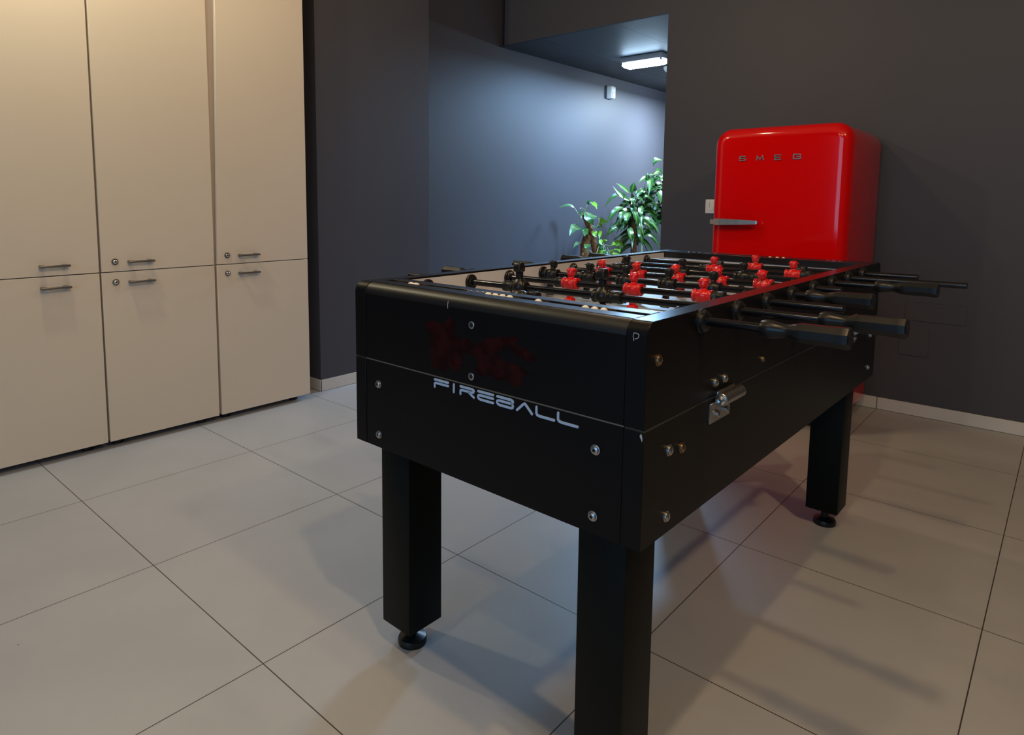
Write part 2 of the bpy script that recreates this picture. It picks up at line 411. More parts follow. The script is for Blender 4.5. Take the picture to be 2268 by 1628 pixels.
# ------------------------------------------------------------------ foosball table
TW, TL, ZT, ZS, ZB = .7289, 1.4839, .8629, .6943, .4984
PT = .036             # panel thickness
ZF = .772             # playfield
ZR = .8362            # rods (they rise a little towards the right)
RT = -.0105
tb = thing('foosball_table', 'black foosball table with red and black players on steel rods, standing on the tiled floor', 'foosball table', (1.2986, .1943, 0), -.0118)
RB = .021
def side_prof(z0, z1, rt, y0=0., y1=TL):
    return [(y0, z0), (y1, z0)] + arc(y1 - rt, z1 - rt, rt, 0, 90, 6) + arc(y0 + rt, z1 - rt, rt, 90, 180, 6)
for nm, x0, x1 in (('left', 0, PT), ('right', TW - PT, TW)):
    m = MB(); m.prism(side_prof(ZS + .0012, ZT, RB), YZ, x0, x1, .0012); s = m.build('side_panel', MT['rail'] if 0 else MT['lam'], tb)
    # polished top rail of the panel
    m = MB(); m.box(x0 + .0012, x1 - .0012, RB * .9, TL - RB * .9, ZT - .002, ZT + .0004); m.build('top_rail', MT['rail'], s)
    xi = (PT, PT + .003) if nm == 'left' else (TW - PT - .003, TW - PT)
    m = MB(); m.box(xi[0], xi[1], .045, TL - .045, ZF - .002, ZT - .0045); m.build('inner_wall', MT['white'], s)
    m = MB(); m.prism([(0, ZB), (TL, ZB), (TL, ZS - .0012), (0, ZS - .0012)], YZ, x0, x1, .0012); m.build('lower_side_panel', MT['lam'], tb)
    m = MB(); m.box(x0 + .0006 if nm == 'left' else x0 + .002, x1 - .002 if nm == 'left' else x1 - .0004, .0008, TL - .0008, ZS - .0012, ZS + .0012); m.build('seam_trim', MT['seam2'], tb)
# end panels with a rounded top, between the side panels
for k in (0, 1):
    def fy(y): return y if k == 0 else TL - y
    e = .0012
    prof = [(e, ZS + .0012), (.026, ZS + .0012), (.026, ZT - .0236), (e, ZT - .0236)]
    m = MB(); m.prism([(fy(u), v) for u, v in prof], YZ, PT + .0008, TW - PT - .0008, .0003); ep = m.build('end_panel', MT['lam'], tb)
    prof = [(e, ZT - .0234), (.058, ZT - .0234), (.058, ZT)] + arc(e + .023, ZT - .023, .023, 90, 180, 12)
    m = MB(); m.prism([(fy(u), v) for u, v in prof], YZ, PT + .0008, TW - PT - .0008, 0); m.build('rounded_edge', MT['lamf'], tb, ang=50)
    m = MB(); a, b = sorted((fy(.025), fy(.0578))); m.box(PT + .001, TW - PT - .001, a, b, ZT - .001, ZT + .0006); m.build('top_rim', MT['rail'], ep)
    m = MB(); a, b = sorted((fy(.080), fy(.108))); m.box(PT + .001, TW - PT - .001, a, b, ZT - .021, ZT + .0006, .0008, 1); m.build('inner_rim', MT['rail'], tb)
    m = MB(); a, b = sorted((fy(.0575), fy(.0805))); m.box(PT + .001, TW - PT - .001, a, b, ZT - .026, ZT - .022); m.build('slot_floor', MT['dark'], tb)
    m = MB(); a, b = sorted((fy(.100), fy(.104))); m.box(PT, TW - PT, a, b, ZF - .002, ZT - .022); m.build('goal_wall', MT['white'], tb)
    m = MB(); m.prism([(fy(e), ZB), (fy(.026), ZB), (fy(.026), ZS - .0012), (fy(e), ZS - .0012)], YZ, PT + .0008, TW - PT - .0008, .0006); lpn = m.build('lower_end_panel', MT['lam'], tb)
    m = MB(); a, b = sorted((fy(.0008), fy(.02))); m.box(PT, TW - PT, a, b, ZS - .0012, ZS + .0012); m.build('seam_trim', MT['seam'], tb)
    # score counter: beads on a wire in the slot
    m = MB(); yc = fy(.069); m.cyl((PT + .002, yc, .8555), (TW - PT - .002, yc, .8555), .0022, n=10); wr = m.build('score_wire', MT['chrome'], tb)
    xs = [(.111, 0), (.1275, 0), (.290, 1), (.3065, 1), (.323, 1), (.341, 0), (.3595, 0), (.378, 0), (.3965, 0), (.466, 0), (.570, 0), (.589, 0), (.6075, 0)] if k == 0 else \
         [(.12, 1), (.14, 1), (.16, 1), (.22, 1), (.4115, 0), (.435, 0), (.4555, 0), (.593, 1), (.611, 1), (.629, 1)]
    for x, c in xs:
        m = MB(); m.lathe((x - .0062, yc, .8555), (1, 0, 0), [(0, .0045), (.0012, .0078), (.0040, .0098), (.0084, .0098), (.0112, .0078), (.0124, .0045)], 18)
        m.build('score_counter', MT['beadd'] if c else MT['bead'], wr)
    if k == 0: front_panel, front_lower = ep, lpn
m = MB(); m.box(PT, TW - PT, .03, TL - .03, ZB + .02, ZB + .03); m.build('base_board', MT['lam'], tb)
m = MB(); m.box(PT, TW - PT, .1, TL - .1, ZF - .012, ZF); pf = m.build('playfield', MT['field'], tb)
m = MB()
FA = lambda u, v, a: (u, v, a)
def circ(cx, cy, r, a0=0, a1=360, n=40): return arc(cx, cy, r, a0, a1, n)
for pts in ([(PT + .004, TL / 2), (TW - PT - .004, TL / 2)], circ(TW / 2, TL / 2, .085), [(.2, .106), (.2, .235), (.53, .235), (.53, .106)], [(.2, TL - .106), (.2, TL - .235), (.53, TL - .235), (.53, TL - .106)],
            circ(TW / 2, .235, .075, 0, 180, 20), circ(TW / 2, TL - .235, .075, 180, 360, 20)):
    m = MB(); m.stroke(pts, .003, FA, ZF - .0002, ZF + .0003)
    m.build('field_line', MT['line'], pf)

# printed emblem: ragged dark red patch of flames (generic shape)
m = MB()
fl = [(.236, .700), (.255, .716), (.246, .742), (.243, .775), (.230, .800), (.256, .806), (.285, .801), (.300, .820), (.318, .806), (.312, .790), (.335, .780), (.352, .784), (.372, .774), (.402, .792), (.440, .800), (.478, .806), (.468, .792), (.498, .786), (.520, .772), (.505, .763), (.480, .770), (.455, .778), (.432, .774), (.425, .764), (.445, .757), (.478, .753), (.505, .744), (.482, .736), (.490, .722), (.470, .712), (.452, .722), (.430, .716), (.405, .726), (.385, .716), (.372, .728), (.380, .742), (.372, .752), (.352, .757), (.338, .748), (.336, .728), (.322, .712), (.300, .722), (.285, .706), (.262, .712)]
m.prism(fl, XZ, .0009, .0016); m.build('printed_emblem', MT['decal'], front_panel, smooth=False)
# lettering on the lower panel
def glyph(strokes, x0, x1, w=.0046, z0=.6728, z1=.6878):
    m = MB()
    for s in strokes:
        m.stroke([(x0 + .0023 + u * (x1 - x0 - .0046), z0 + v * (z1 - z0)) for u, v in s], w, XZ, -.0001, .0016)
    m.build('lettering', MT['letter'], front_lower, smooth=False)
GL = dict(
    F=[[(0, 1), (1, 1)], [(0, 0), (0, .46), (.06, .56), (1, .56)]],
    I=[[(.5, 0), (.5, 1)]],
    R=[[(0, 1), (.84, 1), (.97, .93), (1, .8), (.97, .66), (.84, .56), (.1, .56), (0, .46), (0, 0)], [(.62, .50), (1, 0)]],
    E=[[(0, 1), (1, 1)], [(1, .54), (.1, .54), (.01, .44), (0, .2), (.06, .06), (.16, 0), (1, 0)]],
    B=[[(0, 1), (.86, 1), (.97, .93), (1, .8), (.96, .64), (.90, .54)], [(.92, .54), (.1, .54), (.01, .44), (0, .2), (.06, .06), (.16, 0), (.88, 0), (.98, .08), (1, .25), (.98, .44), (.90, .54)]],
    A=[[(0, 0), (.42, .9), (.5, 1), (.58, .9), (1, 0)]],
    L=[[(0, 1), (0, .25), (.05, .07), (.18, 0), (1, 0)]])
for ch, a, b in (('F', .2587, .3015), ('I', .3115, .3191), ('R', .3314, .3715), ('E', .3780, .4206), ('B', .4261, .4685), ('A', .4738, .5125), ('L', .5177, .5605), ('L', .5644, .6088)):
    glyph(GL[ch], a, b)
# wear: scuffs and a chalked ring
m = MB(); m.stroke([(.2985, .850), (.2967, .843), (.2972, .836)], .0009, XZ, .0006, .0014); m.build('scratch', MT['scuff'], front_panel)
m = MB(); m.stroke([(.7065, .8335), (.7052, .8400), (.7062, .8455), (.7105, .8458), (.7150, .8440), (.7145, .8395), (.7115, .8375), (.7080, .8365)], .0009, XZ, -.0004, .0002); m.build('chalk_mark', MT['scuff'], tb)
m = MB(); m.prism([(.7225, .6885), (.7245, .6905), (.7262, .6862), (.7268, .6815), (.7262, .6775), (.7245, .6815), (.7222, .6850)], XZ, -.0004, .0004); m.build('chipped_corner', MT['scuff'], tb)

# bolts
def bolt(o, d, r, mt, par=tb, ring=False, name='bolt'):
    m = MB()
    if ring: m.lathe(o, d, [(0, r), (.0018, r), (.0024, r * .86), (.0022, r * .62), (.0004, r * .56)], 24)
    else: m.lathe(o, d, [(0, r), (.0016, r), (.0020, r * .82), (.0046, r * .78), (.0060, r * .55), (.0061, r * .34), (.0035, r * .30)], 22)
    b = m.build(name, MT[mt], par)
    m = MB(); m.lathe(Vector(o) + Vector(d) * .0008, d, [(0, r * .5), (.0006 if ring else .0032, r * .5 if ring else r * .28)], 12); m.build('socket', MT['dark'], b)
for x, z in ((.0812, .6425), (.0812, .5283), (.6425, .6432), (.6405, .5297)): bolt((x, .0012, z), (0, -1, 0), .0088, 'steel')
for z in (.8117, .7126): bolt((.3622, .0012, z), (0, -1, 0), .0072, 'steel', ring=True, name='eyelet')
for y, z, r, mt in ((.0358, .801, .0098, 'brass'), (.4837, .7249, .0065, 'brass'), (.2541, .7214, .0088, 'steel'), (.2959, .7211, .0088, 'steel'), (.084, .6423, .0098, 'steel'), (.1290, .6340, .0092, 'brass'),
                    (.0819, .5299, .0094, 'steel'), (1.3991, .5400, .0088, 'steel'), (1.3991, .6423, .0088, 'steel'), (1.2165, .7238, .0088, 'brass'), (1.1874, .7235, .0088, 'brass')):
    bolt((TW, y, z), (1, 0, 0), r, mt)
# hinges
def hinge(y0):
    m = MB(); m.prism([(y0, .6485), (y0 + .088, .6485), (y0 + .088, .6855), (y0, .6855)], YZ, TW, TW + .0035, .0005); h = m.build('hinge', MT['steel'], tb)
    m = MB(); m.cyl((TW + .0125, y0 + .024, .6905), (TW + .0125, y0 + .112, .6905), .0118, n=24, bev=.001); m.build('barrel', MT['steel'], h)
    m = MB(); m.box(TW, TW + .004, y0 + .03, y0 + .108, .683, .703, .001); m.build('upper_leaf', MT['steel'], h)
    m = MB(); m.lathe((TW + .0125, y0 + .026, .6905), (0, -1, 0), [(0, .0085), (.006, .0085), (.008, .006), (.014, .006), (.014, .004), (.009, .0035)], 18); m.build('hinge_pin', MT['chrome'], h)
    for yy in (y0 + .027, y0 + .066): bolt((TW + .0035, yy, .6625), (1, 0, 0), .0075, 'steel', h)
hinge(.2325); hinge(1.135)

# legs with levelling feet
LI, LJ, LW, LD, LZ = .0441, .0356, .0954, .1003, .0576
for x0 in (LI, TW - LI - LW):
    for y0 in (LJ, TL - LJ - LD):
        m = MB(); m.box(x0, x0 + LW, y0, y0 + LD, LZ, ZB + .02, .0025); lg = m.build('leg', MT['leg'], tb)
        cx, cy = x0 + LW / 2, y0 + LD / 2
        m = MB(); m.lathe((cx, cy, 0), (0, 0, 1), [(0, .0335), (.010, .0345), (.016, .032), (.020, .022), (.024, .012), (.062, .012)], 30); m.build('levelling_foot', MT['rubber'], lg)

# ---- players -------------------------------------------------------
def sup(cx, cy, rx, ry, z, e, n=28):
    o = []
    for j in range(n):
        a = 2 * PI * j / n; c, s = math.cos(a), math.sin(a)
        o.append((cx + rx * math.copysign(abs(c) ** (2 / e), c), cy + ry * math.copysign(abs(s) ** (2 / e), s), z))
    return o
def player_mesh(name, m_):
    m = MB()
    S = [(-.0605, .0085, .0055, -.001, 5), (-.0590, .0102, .0085, -.001, 6), (-.0480, .0106, .0118, -.001, 7), (-.0400, .0104, .0114, -.001, 7), (-.0380, .0094, .0098, 0, 6),
         (-.0368, .0066, .0066, 0, 5), (-.0215, .0070, .0068, 0, 5), (-.0195, .0088, .0084, 0, 3.4), (-.0160, .0122, .0118, 0, 2.6), (-.0105, .0160, .0156, 0, 2.3), (-.0030, .0186, .0180, -.0006, 2.15), (.0040, .0190, .0180, -.0010, 2.1),
         (.0090, .0168, .0156, -.0008, 2.1), (.0125, .0118, .0114, -.0002, 2.05), (.0145, .0076, .0080, 0, 2), (.0165, .0066, .0072, 0, 2), (.0185, .0072, .0082, -.0010, 2), (.0212, .0088, .0104, -.0014, 2.2),
         (.0250, .0098, .0112, -.0008, 2.3), (.0285, .0102, .0112, -.0002, 2.4), (.0300, .0107, .0117, .0002, 2.3), (.0330, .0110, .0119, .0006, 2.2), (.0362, .0102, .0108, .0006, 2.1), (.0385, .0078, .0080, .0008, 2), (.0395, .0030, .0030, .0008, 2)]
    m.rings([sup(0, cy, rx, ry, z, e) for z, rx, ry, cy, e in S])
    for sx in (-1, 1):                                    # arm cuffs round the rod
        m.lathe((sx * .0140, 0, 0), (sx, 0, 0), [(0, .0138), (.0022, .0132), (.0036, .0142), (.0066, .0150), (.0078, .0140), (.0080, .009)], 24)
        m.ico((sx * .0150, -.0050, .0040), .0050, .0090, .0105)
        m.ico((sx * .0042, -.0104, .0262), .0016, .0012, .0009, 1)     # eyes
        m.ico((sx * .0044, -.0104, .0282), .0028, .0012, .0008, 1)     # brows
        m.ico((sx * .0098, .0002, .0250), .0014, .0026, .0032, 1)      # ears
    m.ico((0, -.0122, .0243), .0015, .0019, .0024, 1)      # nose
    m.ico((0, -.0106, .0213), .0032, .0010, .0008, 1)      # mouth
    for gx in (-.0045, 0, .0045):                          # ribs down the leg
        m.box(gx - .0010, gx + .0010, -.0080, .0080, -.037, -.019, .0004, 1)
    for k in range(9):                                     # hair ridges
        a = -1.2 + 2.4 * k / 8
        m.tube([(math.sin(a) * r_ * .97, -.0088 + t * .0205, z_) for t, r_, z_ in ((0, .0104, .0318), (.25, .0108, .0352), (.5, .0098, .0380), (.75, .0106, .0358), (1, .0098, .0318))] if abs(a) < .9 else
               [(math.sin(a) * .0118, -.0080 + t * .019, .0325 + .001 * math.sin(PI * t)) for t in (0, .3, .6, 1)], .0011, 5)
    return m.mesh(name, m_, True, 50)
ME_R = player_mesh('player_red', MT['ptred']); ME_B = player_mesh('player_black', MT['ptblk'])

def rodmesh(y, x0, x1):
    m = MB(); m.cyl((x0, 0, 0), (x1, 0, 0), .0078, n=24, bev=.0012)
    return m
def handle(par, x, s):
    """grip starting at x, running outwards (s = +1 right, -1 left)"""
    prof = [(0, .0085), (.002, .0125), (.008, .0148), (.017, .0152), (.027, .0132), (.037, .0112), (.045, .0114), (.053, .0134), (.060, .0148), (.066, .0152), (.108, .0154), (.118, .0160), (.127, .0168), (.130, .0162), (.132, .0140)]
    m = MB(); n = 16
    R_ = []
    for t, r in prof:
        w = min(max((t - .045) / .02, 0), 1)               # round knob turning into an eight-sided grip
        ring = []
        for j in range(n):
            a = 2 * PI * j / n + PI / 8
            k = PI / 4; oc = math.cos(k / 2) / math.cos(((a - PI / 8) % k) - k / 2)
            rr = r * ((1 - w) + w * oc * 1.06)
            ring.append((x + s * t, rr * math.cos(a), rr * math.sin(a)))
        R_.append(ring)
    m.rings(R_); return m.build('handle_grip', MT['grip'], par, ang=28)
HAND = dict(A=[[(0, 0), (.45, 1), (.9, 0)], [(.2, .4), (.7, .4)]], R=[[(0, 0), (0, 1), (.6, 1), (.8, .75), (.6, .5), (0, .5)], [(.35, .5), (.8, 0)]], B=[[(0, 0), (0, 1), (.6, 1), (.75, .75), (.6, .52), (0, .52)], [(.6, .52), (.85, .25), (.6, 0), (0, 0)]],
            **{'3': [[(0, 1), (.7, 1), (.35, .58), (.75, .35), (.6, 0), (0, .05)]], '5': [[(.75, 1), (.1, 1), (.05, .55), (.6, .6), (.75, .3), (.5, 0), (0, .05)]], '1': [[(.1, .8), (.4, 1), (.4, 0)], [(.1, 0), (.7, 0)]], '-': [[(.1, .5), (.7, .5)]]})
YR = [.183 + .1515 * i for i in range(8)]
#      x0      x1    team  handle  players                                lean (deg about the rod, + = head towards -y)
RODS = [
    (-.06, .962, 'B', 1, [.330], -88, []),
    (-.20, 1.007, 'B', 1, [.203, .437], 178, [.171, .470]),
    (-.215, .8766, 'R', -1, [.246, .4253, .5965], -4, [.2155, .6295]),
    (-.11, .8935, 'B', 1, [.0735, .1975, .312, .4345, .5500], 14, []),
    (-.195, .7954, 'R', -1, [.1515, .2665, .385, .5035, .6165], 26, []),
    (-.10, .9615, 'B', 1, [.136, .324, .505], 10, [.105, .540]),
    (-.218, .9983, 'R', -1, [.3576, .5911], 3, [.3275, .6250]),
    (-.20, .8716, 'R', -1, [.4271], 2, [.305, .566]),
]
WRITE = {2: 'A3B', 4: 'R5A', 6: 'A1B', 7: 'R-B'}
for i, (x0, x1, team, hs, xs, lean, bumps) in enumerate(RODS):
    xa, xb = (x0, x1 - .02) if hs > 0 else (x0 + .02, x1)
    r = rodmesh(YR[i], xa, xb).build('rod', MT['rod'], tb, loc=(0, YR[i], ZR)); r.rotation_euler = (0, RT, 0)
    if hs > 0: handle(r, x1 - .132, 1)
    else: handle(r, x0 + .132, -1)
    for x in xs:
        p = bpy.data.objects.new('player_figure', ME_R if team == 'R' else ME_B); C.objects.link(p)
        p.parent = r; p.location = (x, 0, 0)
        face = 0 if team == 'R' else PI                    # red men look towards -y, black men towards +y
        L = math.radians(lean) + random.uniform(-.03, .03) * 0
        p.rotation_euler = (L, 0, face)
    for x in bumps:
        m = MB(); m.lathe((x - .0165, 0, 0), (1, 0, 0), [(0, .0095), (.0015, .0132), (.010, .0138), (.012, .0130), (.021, .0130), (.023, .0138), (.0315, .0132), (.033, .0095)], 22)
        m.build('bumper', MT['rubber'], r)
    for sx in ((.055, .690) if i not in (0,) else (.06, .685)):
        pass
    # bearings: outside collars and inside discs
    for side, X in ((1, TW), (-1, 0)):
        zr = ZR - RT * X
        m = MB(); m.lathe((X, YR[i], zr), (side, 0, 0), [(0, .0205), (.0035, .0205), (.005, .0190), (.010, .0185), (.012, .0165), (.013, .0105)], 6 if 0 else 28)
        for a in (0, PI / 2, PI, 1.5 * PI):
            c = Vector((X + side * .008, YR[i] + .0165 * math.cos(a + .6), zr + .0165 * math.sin(a + .6))); m.ico(c, .006, .004, .004, 1)
        m.build('rod_bearing', MT['rubber'], tb)
        Xi = TW - PT - .003 if side > 0 else PT + .003
        m = MB(); m.lathe((Xi, YR[i], zr), (-side, 0, 0), [(0, .0203), (.004, .0203), (.0055, .0188), (.0056, .0120), (.009, .0110), (.0095, .0086)], 32)
        bd = m.build('bearing_disc', MT['rubber'], tb)
        if side < 0 and i in WRITE:
            m = MB(); s = WRITE[i]
            for k, ch in enumerate(s):
                for st in HAND[ch]:
                    m.stroke([(YR[i] - .0088 + k * .0062 + u * .0047, zr + .0085 + v * .0062) for u, v in st], .0010, YZ, Xi + .0054, Xi + .0060)
            m.build('handwriting', MT['ink'], bd)
DRA = [[[-0.5,4.557,1.056],[-0.55,4.509,1.106],[-0.62,4.468,1.186],0.046],[[-0.5,4.54,1.126],[-0.58,4.569,1.178],[-0.64,4.555,1.214],0.04],[[-0.48,4.565,1.075],[-0.45,4.522,1.157],[-0.44,4.526,1.223],0.056],[[-0.5,4.54,1.03],[-0.58,4.473,1.106],[-0.66,4.398,0.993],0.039],[[-0.5,4.498,0.986],[-0.5,4.334,0.974],[-0.55,4.245,0.84],0.045],[[-0.48,4.427,0.974],[-0.45,4.336,0.931],[-0.44,4.311,0.851],0.035],[[-0.5,4.378,0.826],[-0.52,4.316,0.811],[-0.55,4.291,0.751],0.048],[[-0.45,4.512,0.986],[-0.38,4.46,0.925],[-0.36,4.469,0.813],0.048],[[-0.46,4.493,0.955],[-0.4,4.347,0.92],[-0.38,4.316,0.865],0.048],[[-0.45,4.564,1.069],[-0.4,4.55,1.082],[-0.36,4.583,1.025],0.039],[[-0.47,4.523,1.069],[-0.43,4.477,1.075],[-0.4,4.478,1.012],0.039],[[-0.44,4.679,1.012],[-0.38,4.546,0.968],[-0.36,4.543,0.893],0.036],[[-0.45,4.713,0.973],[-0.42,4.761,1.032],[-0.38,4.915,0.996],0.041],[[-0.45,4.714,0.96],[-0.42,4.792,0.979],[-0.4,4.961,0.902],0.044],[[-0.45,4.716,0.934],[-0.4,4.784,0.941],[-0.36,4.871,0.815],0.041],[[-0.45,4.683,0.83],[-0.4,4.709,0.85],[-0.36,4.856,0.707],0.044],[[-0.45,4.713,0.784],[-0.4,4.728,0.772],[-0.36,4.861,0.637],0.047],[[-0.42,4.475,0.823],[-0.36,4.341,0.773],[-0.34,4.38,0.676],0.048],[[-0.42,4.597,0.807],[-0.36,4.53,0.76],[-0.34,4.526,0.663],0.042],[[-0.48,4.534,0.871],[-0.5,4.488,0.839],[-0.52,4.445,0.779],0.033],[[-0.5,4.655,0.836],[-0.55,4.617,0.776],[-0.58,4.385,0.692],0.04],[[-0.45,4.762,1.044],[-0.42,4.678,1.109],[-0.4,4.648,1.204],0.033],[[-0.44,4.736,1.051],[-0.42,4.81,1.11],[-0.4,4.963,1.155],0.044],[[-0.42,4.698,1.16],[-0.42,4.608,1.139],[-0.45,4.556,1.091],0.04],[[-0.44,4.738,1.129],[-0.4,4.795,1.162],[-0.38,4.929,1.171],0.037],[[-0.42,4.708,1.218],[-0.36,4.661,1.229],[-0.32,4.569,1.101],0.053],[[-0.5,4.799,1.071],[-0.55,4.806,1.11],[-0.6,4.853,1.164],0.034],[[-0.5,4.714,0.939],[-0.56,4.705,0.899],[-0.6,4.652,0.786],0.041],[[-0.48,4.802,0.873],[-0.46,4.875,0.865],[-0.45,5.005,0.748],0.048],[[-0.5,4.709,1.018],[-0.48,4.82,1.011],[-0.45,4.933,0.965],0.048]]
DRB = [[[-0.45,4.958,1.192],[-0.42,4.746,1.239],[-0.42,4.725,1.312],0.061],[[-0.45,4.912,1.244],[-0.48,4.802,1.267],[-0.5,4.697,1.199],0.041],[[-0.42,4.9,1.19],[-0.4,4.816,1.253],[-0.4,4.868,1.294],0.061],[[-0.42,4.933,1.316],[-0.42,4.851,1.3],[-0.42,4.743,1.29],0.034],[[-0.38,4.913,1.295],[-0.38,4.854,1.332],[-0.38,4.774,1.303],0.041],[[-0.42,4.873,1.19],[-0.4,4.902,1.216],[-0.38,4.948,1.211],0.041],[[-0.4,4.985,1.42],[-0.42,4.882,1.432],[-0.44,4.867,1.37],0.052],[[-0.4,4.878,1.163],[-0.36,4.86,1.111],[-0.34,4.827,1.032],0.061],[[-0.38,4.918,1.223],[-0.36,4.834,1.266],[-0.34,4.863,1.28],0.048],[[-0.45,4.921,1.125],[-0.45,4.842,1.071],[-0.45,4.833,1.005],0.055],[[-0.46,5.066,0.964],[-0.48,5.053,0.882],[-0.5,5.04,0.8],0.064]]
POT = [[[-0.66,3.923,1.0],[-0.69,3.866,1.015],[-0.72,3.78,0.988],0.027],[[-0.58,4.012,1.022],[-0.56,4.008,1.046],[-0.54,4.005,1.029],0.031],[[-0.57,4.052,1.032],[-0.54,4.055,1.023],[-0.5,4.027,0.984],0.037],[[-0.56,4.04,0.944],[-0.52,3.958,0.91],[-0.5,3.979,0.85],0.091],[[-0.56,4.198,0.828],[-0.53,4.176,0.876],[-0.5,4.086,0.924],0.066],[[-0.6,3.953,0.824],[-0.58,3.828,0.833],[-0.56,3.724,0.77],0.078],[[-0.56,3.904,0.82],[-0.53,3.903,0.798],[-0.5,3.848,0.762],0.054],[[-0.6,3.926,0.974],[-0.59,3.928,0.939],[-0.58,3.909,0.906],0.024],[[-0.55,4.087,0.804],[-0.52,4.03,0.776],[-0.5,4.039,0.75],0.037],[[-0.56,4.182,0.801],[-0.54,4.146,0.772],[-0.52,4.111,0.725],0.028],[[-0.6,3.947,0.709],[-0.58,3.865,0.702],[-0.56,3.779,0.668],0.036],[[-0.54,3.966,0.693],[-0.51,3.904,0.679],[-0.5,3.885,0.645],0.045],[[-0.52,4.277,0.649],[-0.48,4.268,0.689],[-0.46,4.307,0.67],0.057],[[-0.52,4.36,0.671],[-0.48,4.377,0.685],[-0.46,4.394,0.641],0.058],[[-0.52,4.35,0.633],[-0.48,4.355,0.635],[-0.46,4.347,0.605],0.051],[[-0.52,4.302,0.629],[-0.48,4.284,0.607],[-0.46,4.372,0.594],0.045],[[-0.54,4.202,0.695],[-0.52,4.203,0.715],[-0.5,4.206,0.713],0.025],[[-0.55,4.142,0.592],[-0.52,4.15,0.618],[-0.5,4.175,0.637],0.038],[[-0.56,4.169,0.844],[-0.54,4.092,0.828],[-0.52,3.994,0.837],0.019],[[-0.54,4.177,0.727],[-0.52,4.129,0.699],[-0.5,4.138,0.682],0.025]]
STM = [[[-0.66,3.923,0.997],[-0.63,3.917,0.968],[-0.6,3.922,0.929]],[[-0.58,4.012,1.022],[-0.59,3.996,0.992],[-0.6,3.991,0.95]],[[-0.57,4.014,1.016],[-0.58,4.008,0.986],[-0.6,4.015,0.95]],[[-0.54,4.143,0.716],[-0.52,4.171,0.654],[-0.5,4.235,0.596]],[[-0.54,4.202,0.695],[-0.51,4.19,0.648],[-0.49,4.184,0.6]],[[-0.54,4.226,0.676],[-0.51,4.248,0.67],[-0.49,4.251,0.646]],[[-0.54,4.178,0.703],[-0.52,4.092,0.652],[-0.5,4.04,0.607]],[[-0.53,4.245,0.663],[-0.5,4.234,0.621],[-0.48,4.226,0.592]],[[-0.53,4.198,0.677],[-0.5,4.152,0.626],[-0.48,4.133,0.597]],[[-0.55,4.04,0.848],[-0.55,4.085,0.834],[-0.55,4.153,0.83]],[[-0.55,4.127,0.907],[-0.54,4.13,0.876],[-0.53,4.087,0.835]],[[-0.6,3.922,0.929],[-0.6,3.929,0.884],[-0.6,3.936,0.854]],[[-0.6,3.925,0.986],[-0.6,3.957,0.992],[-0.6,4.012,0.968]],[[-0.53,3.868,0.609],[-0.52,3.894,0.638],[-0.52,3.937,0.647]],[[-0.53,3.974,0.645],[-0.52,4.004,0.62],[-0.52,4.027,0.6]]]
# ------------------------------------------------------------------ plants in the corridor
def bez(a, b, c, n): return [a * (1 - t) ** 2 + b * 2 * t * (1 - t) + c * t * t for t in [i / n for i in range(n + 1)]]
def leaf(mb, pts, w, prof, fold, seed, mats2, twist=0.):
    """a curved blade; the middle strip can carry another colour"""
    a, b, c = [Vector(p) for p in pts[:3]]
    b = b * 2 - (a + c) / 2                     # curve passes through the middle point
    P = bez(a, b, c, len(prof) - 1)
    rn = random.Random(seed)
    up = Vector((rn.uniform(.2, .9), -rn.uniform(.3, .9), rn.uniform(.5, 1.2)))
    t = bmesh.new(); rows = []
    for i, p in enumerate(P):
        d = (P[min(i + 1, len(P) - 1)] - P[max(i - 1, 0)]).normalized()
        n = (up - d * up.dot(d)).normalized(); s = d.cross(n)
        n2 = n * math.cos(twist * i) + s * math.sin(twist * i); s2 = d.cross(n2)
        h = w * prof[i] / 2 + .0004
        wav = 1 + .08 * math.sin(i * 2.1 + seed)
        row = [p + s2 * (h * k * wav) + n2 * (abs(k) * h * fold + (.06 * h * math.sin(i * 1.7 + seed) if abs(k) == 1 else 0)) for k in (-1, -.28, 0, .28, 1)]
        rows.append([t.verts.new(q) for q in row])
    for i in range(len(rows) - 1):
        for k in range(4):
            f = t.faces.new((rows[i][k], rows[i][k + 1], rows[i + 1][k + 1], rows[i + 1][k])); f.material_index = mats2[1] if k in (1, 2) else mats2[0]
    me = bpy.data.meshes.new('tmp'); t.to_mesh(me); t.free(); mb.bm.from_mesh(me); bpy.data.meshes.remove(me)
STRAP = [.25, .55, .85, 1, 1, .92, .75, .5, .22, .02]
HEART = [.25, .85, 1, .97, .86, .68, .45, .22, .02]
def based(loc, L): return [[[q - o for q, o in zip(p, loc)] for p in it[:3]] + list(it[3:]) for it in L]

# dracaena nearer the lamp
L0 = (-.47, 4.60, 0.)
d = thing('potted_dracaena', 'bushy strap-leaved plant with drooping striped leaves by the lit corridor wall', 'plant', L0)
m = MB()
for k, it in enumerate(based(L0, DRA)): leaf(m, it, it[3] * 1.25, STRAP, .22, k * 3 + 1, (0, 1))
rn = random.Random(3)
for k in range(46):
    a = rn.uniform(0, 2 * PI); z = rn.choice((1.0, .95, .86, .78, .70)) + rn.uniform(-.04, .04); L = rn.uniform(.13, .24); el = rn.uniform(-.3, .9)
    b = Vector((rn.uniform(-.03, .03), rn.uniform(-.03, .08), z)); e = Vector((math.cos(a) * L * .9, math.sin(a) * L, -rn.uniform(.03, .16)))
    if b.x + e.x < -.30: e.x = -.30 - b.x
    mid = b + e * .5 + Vector((0, 0, .06 + .05 * el)); leaf(m, [b, mid, b + e], rn.uniform(.042, .06), STRAP, .2, k + 50, (0, 1))
m.build('foliage', [MT['leafd'], MT['leafm']], d, ang=80)
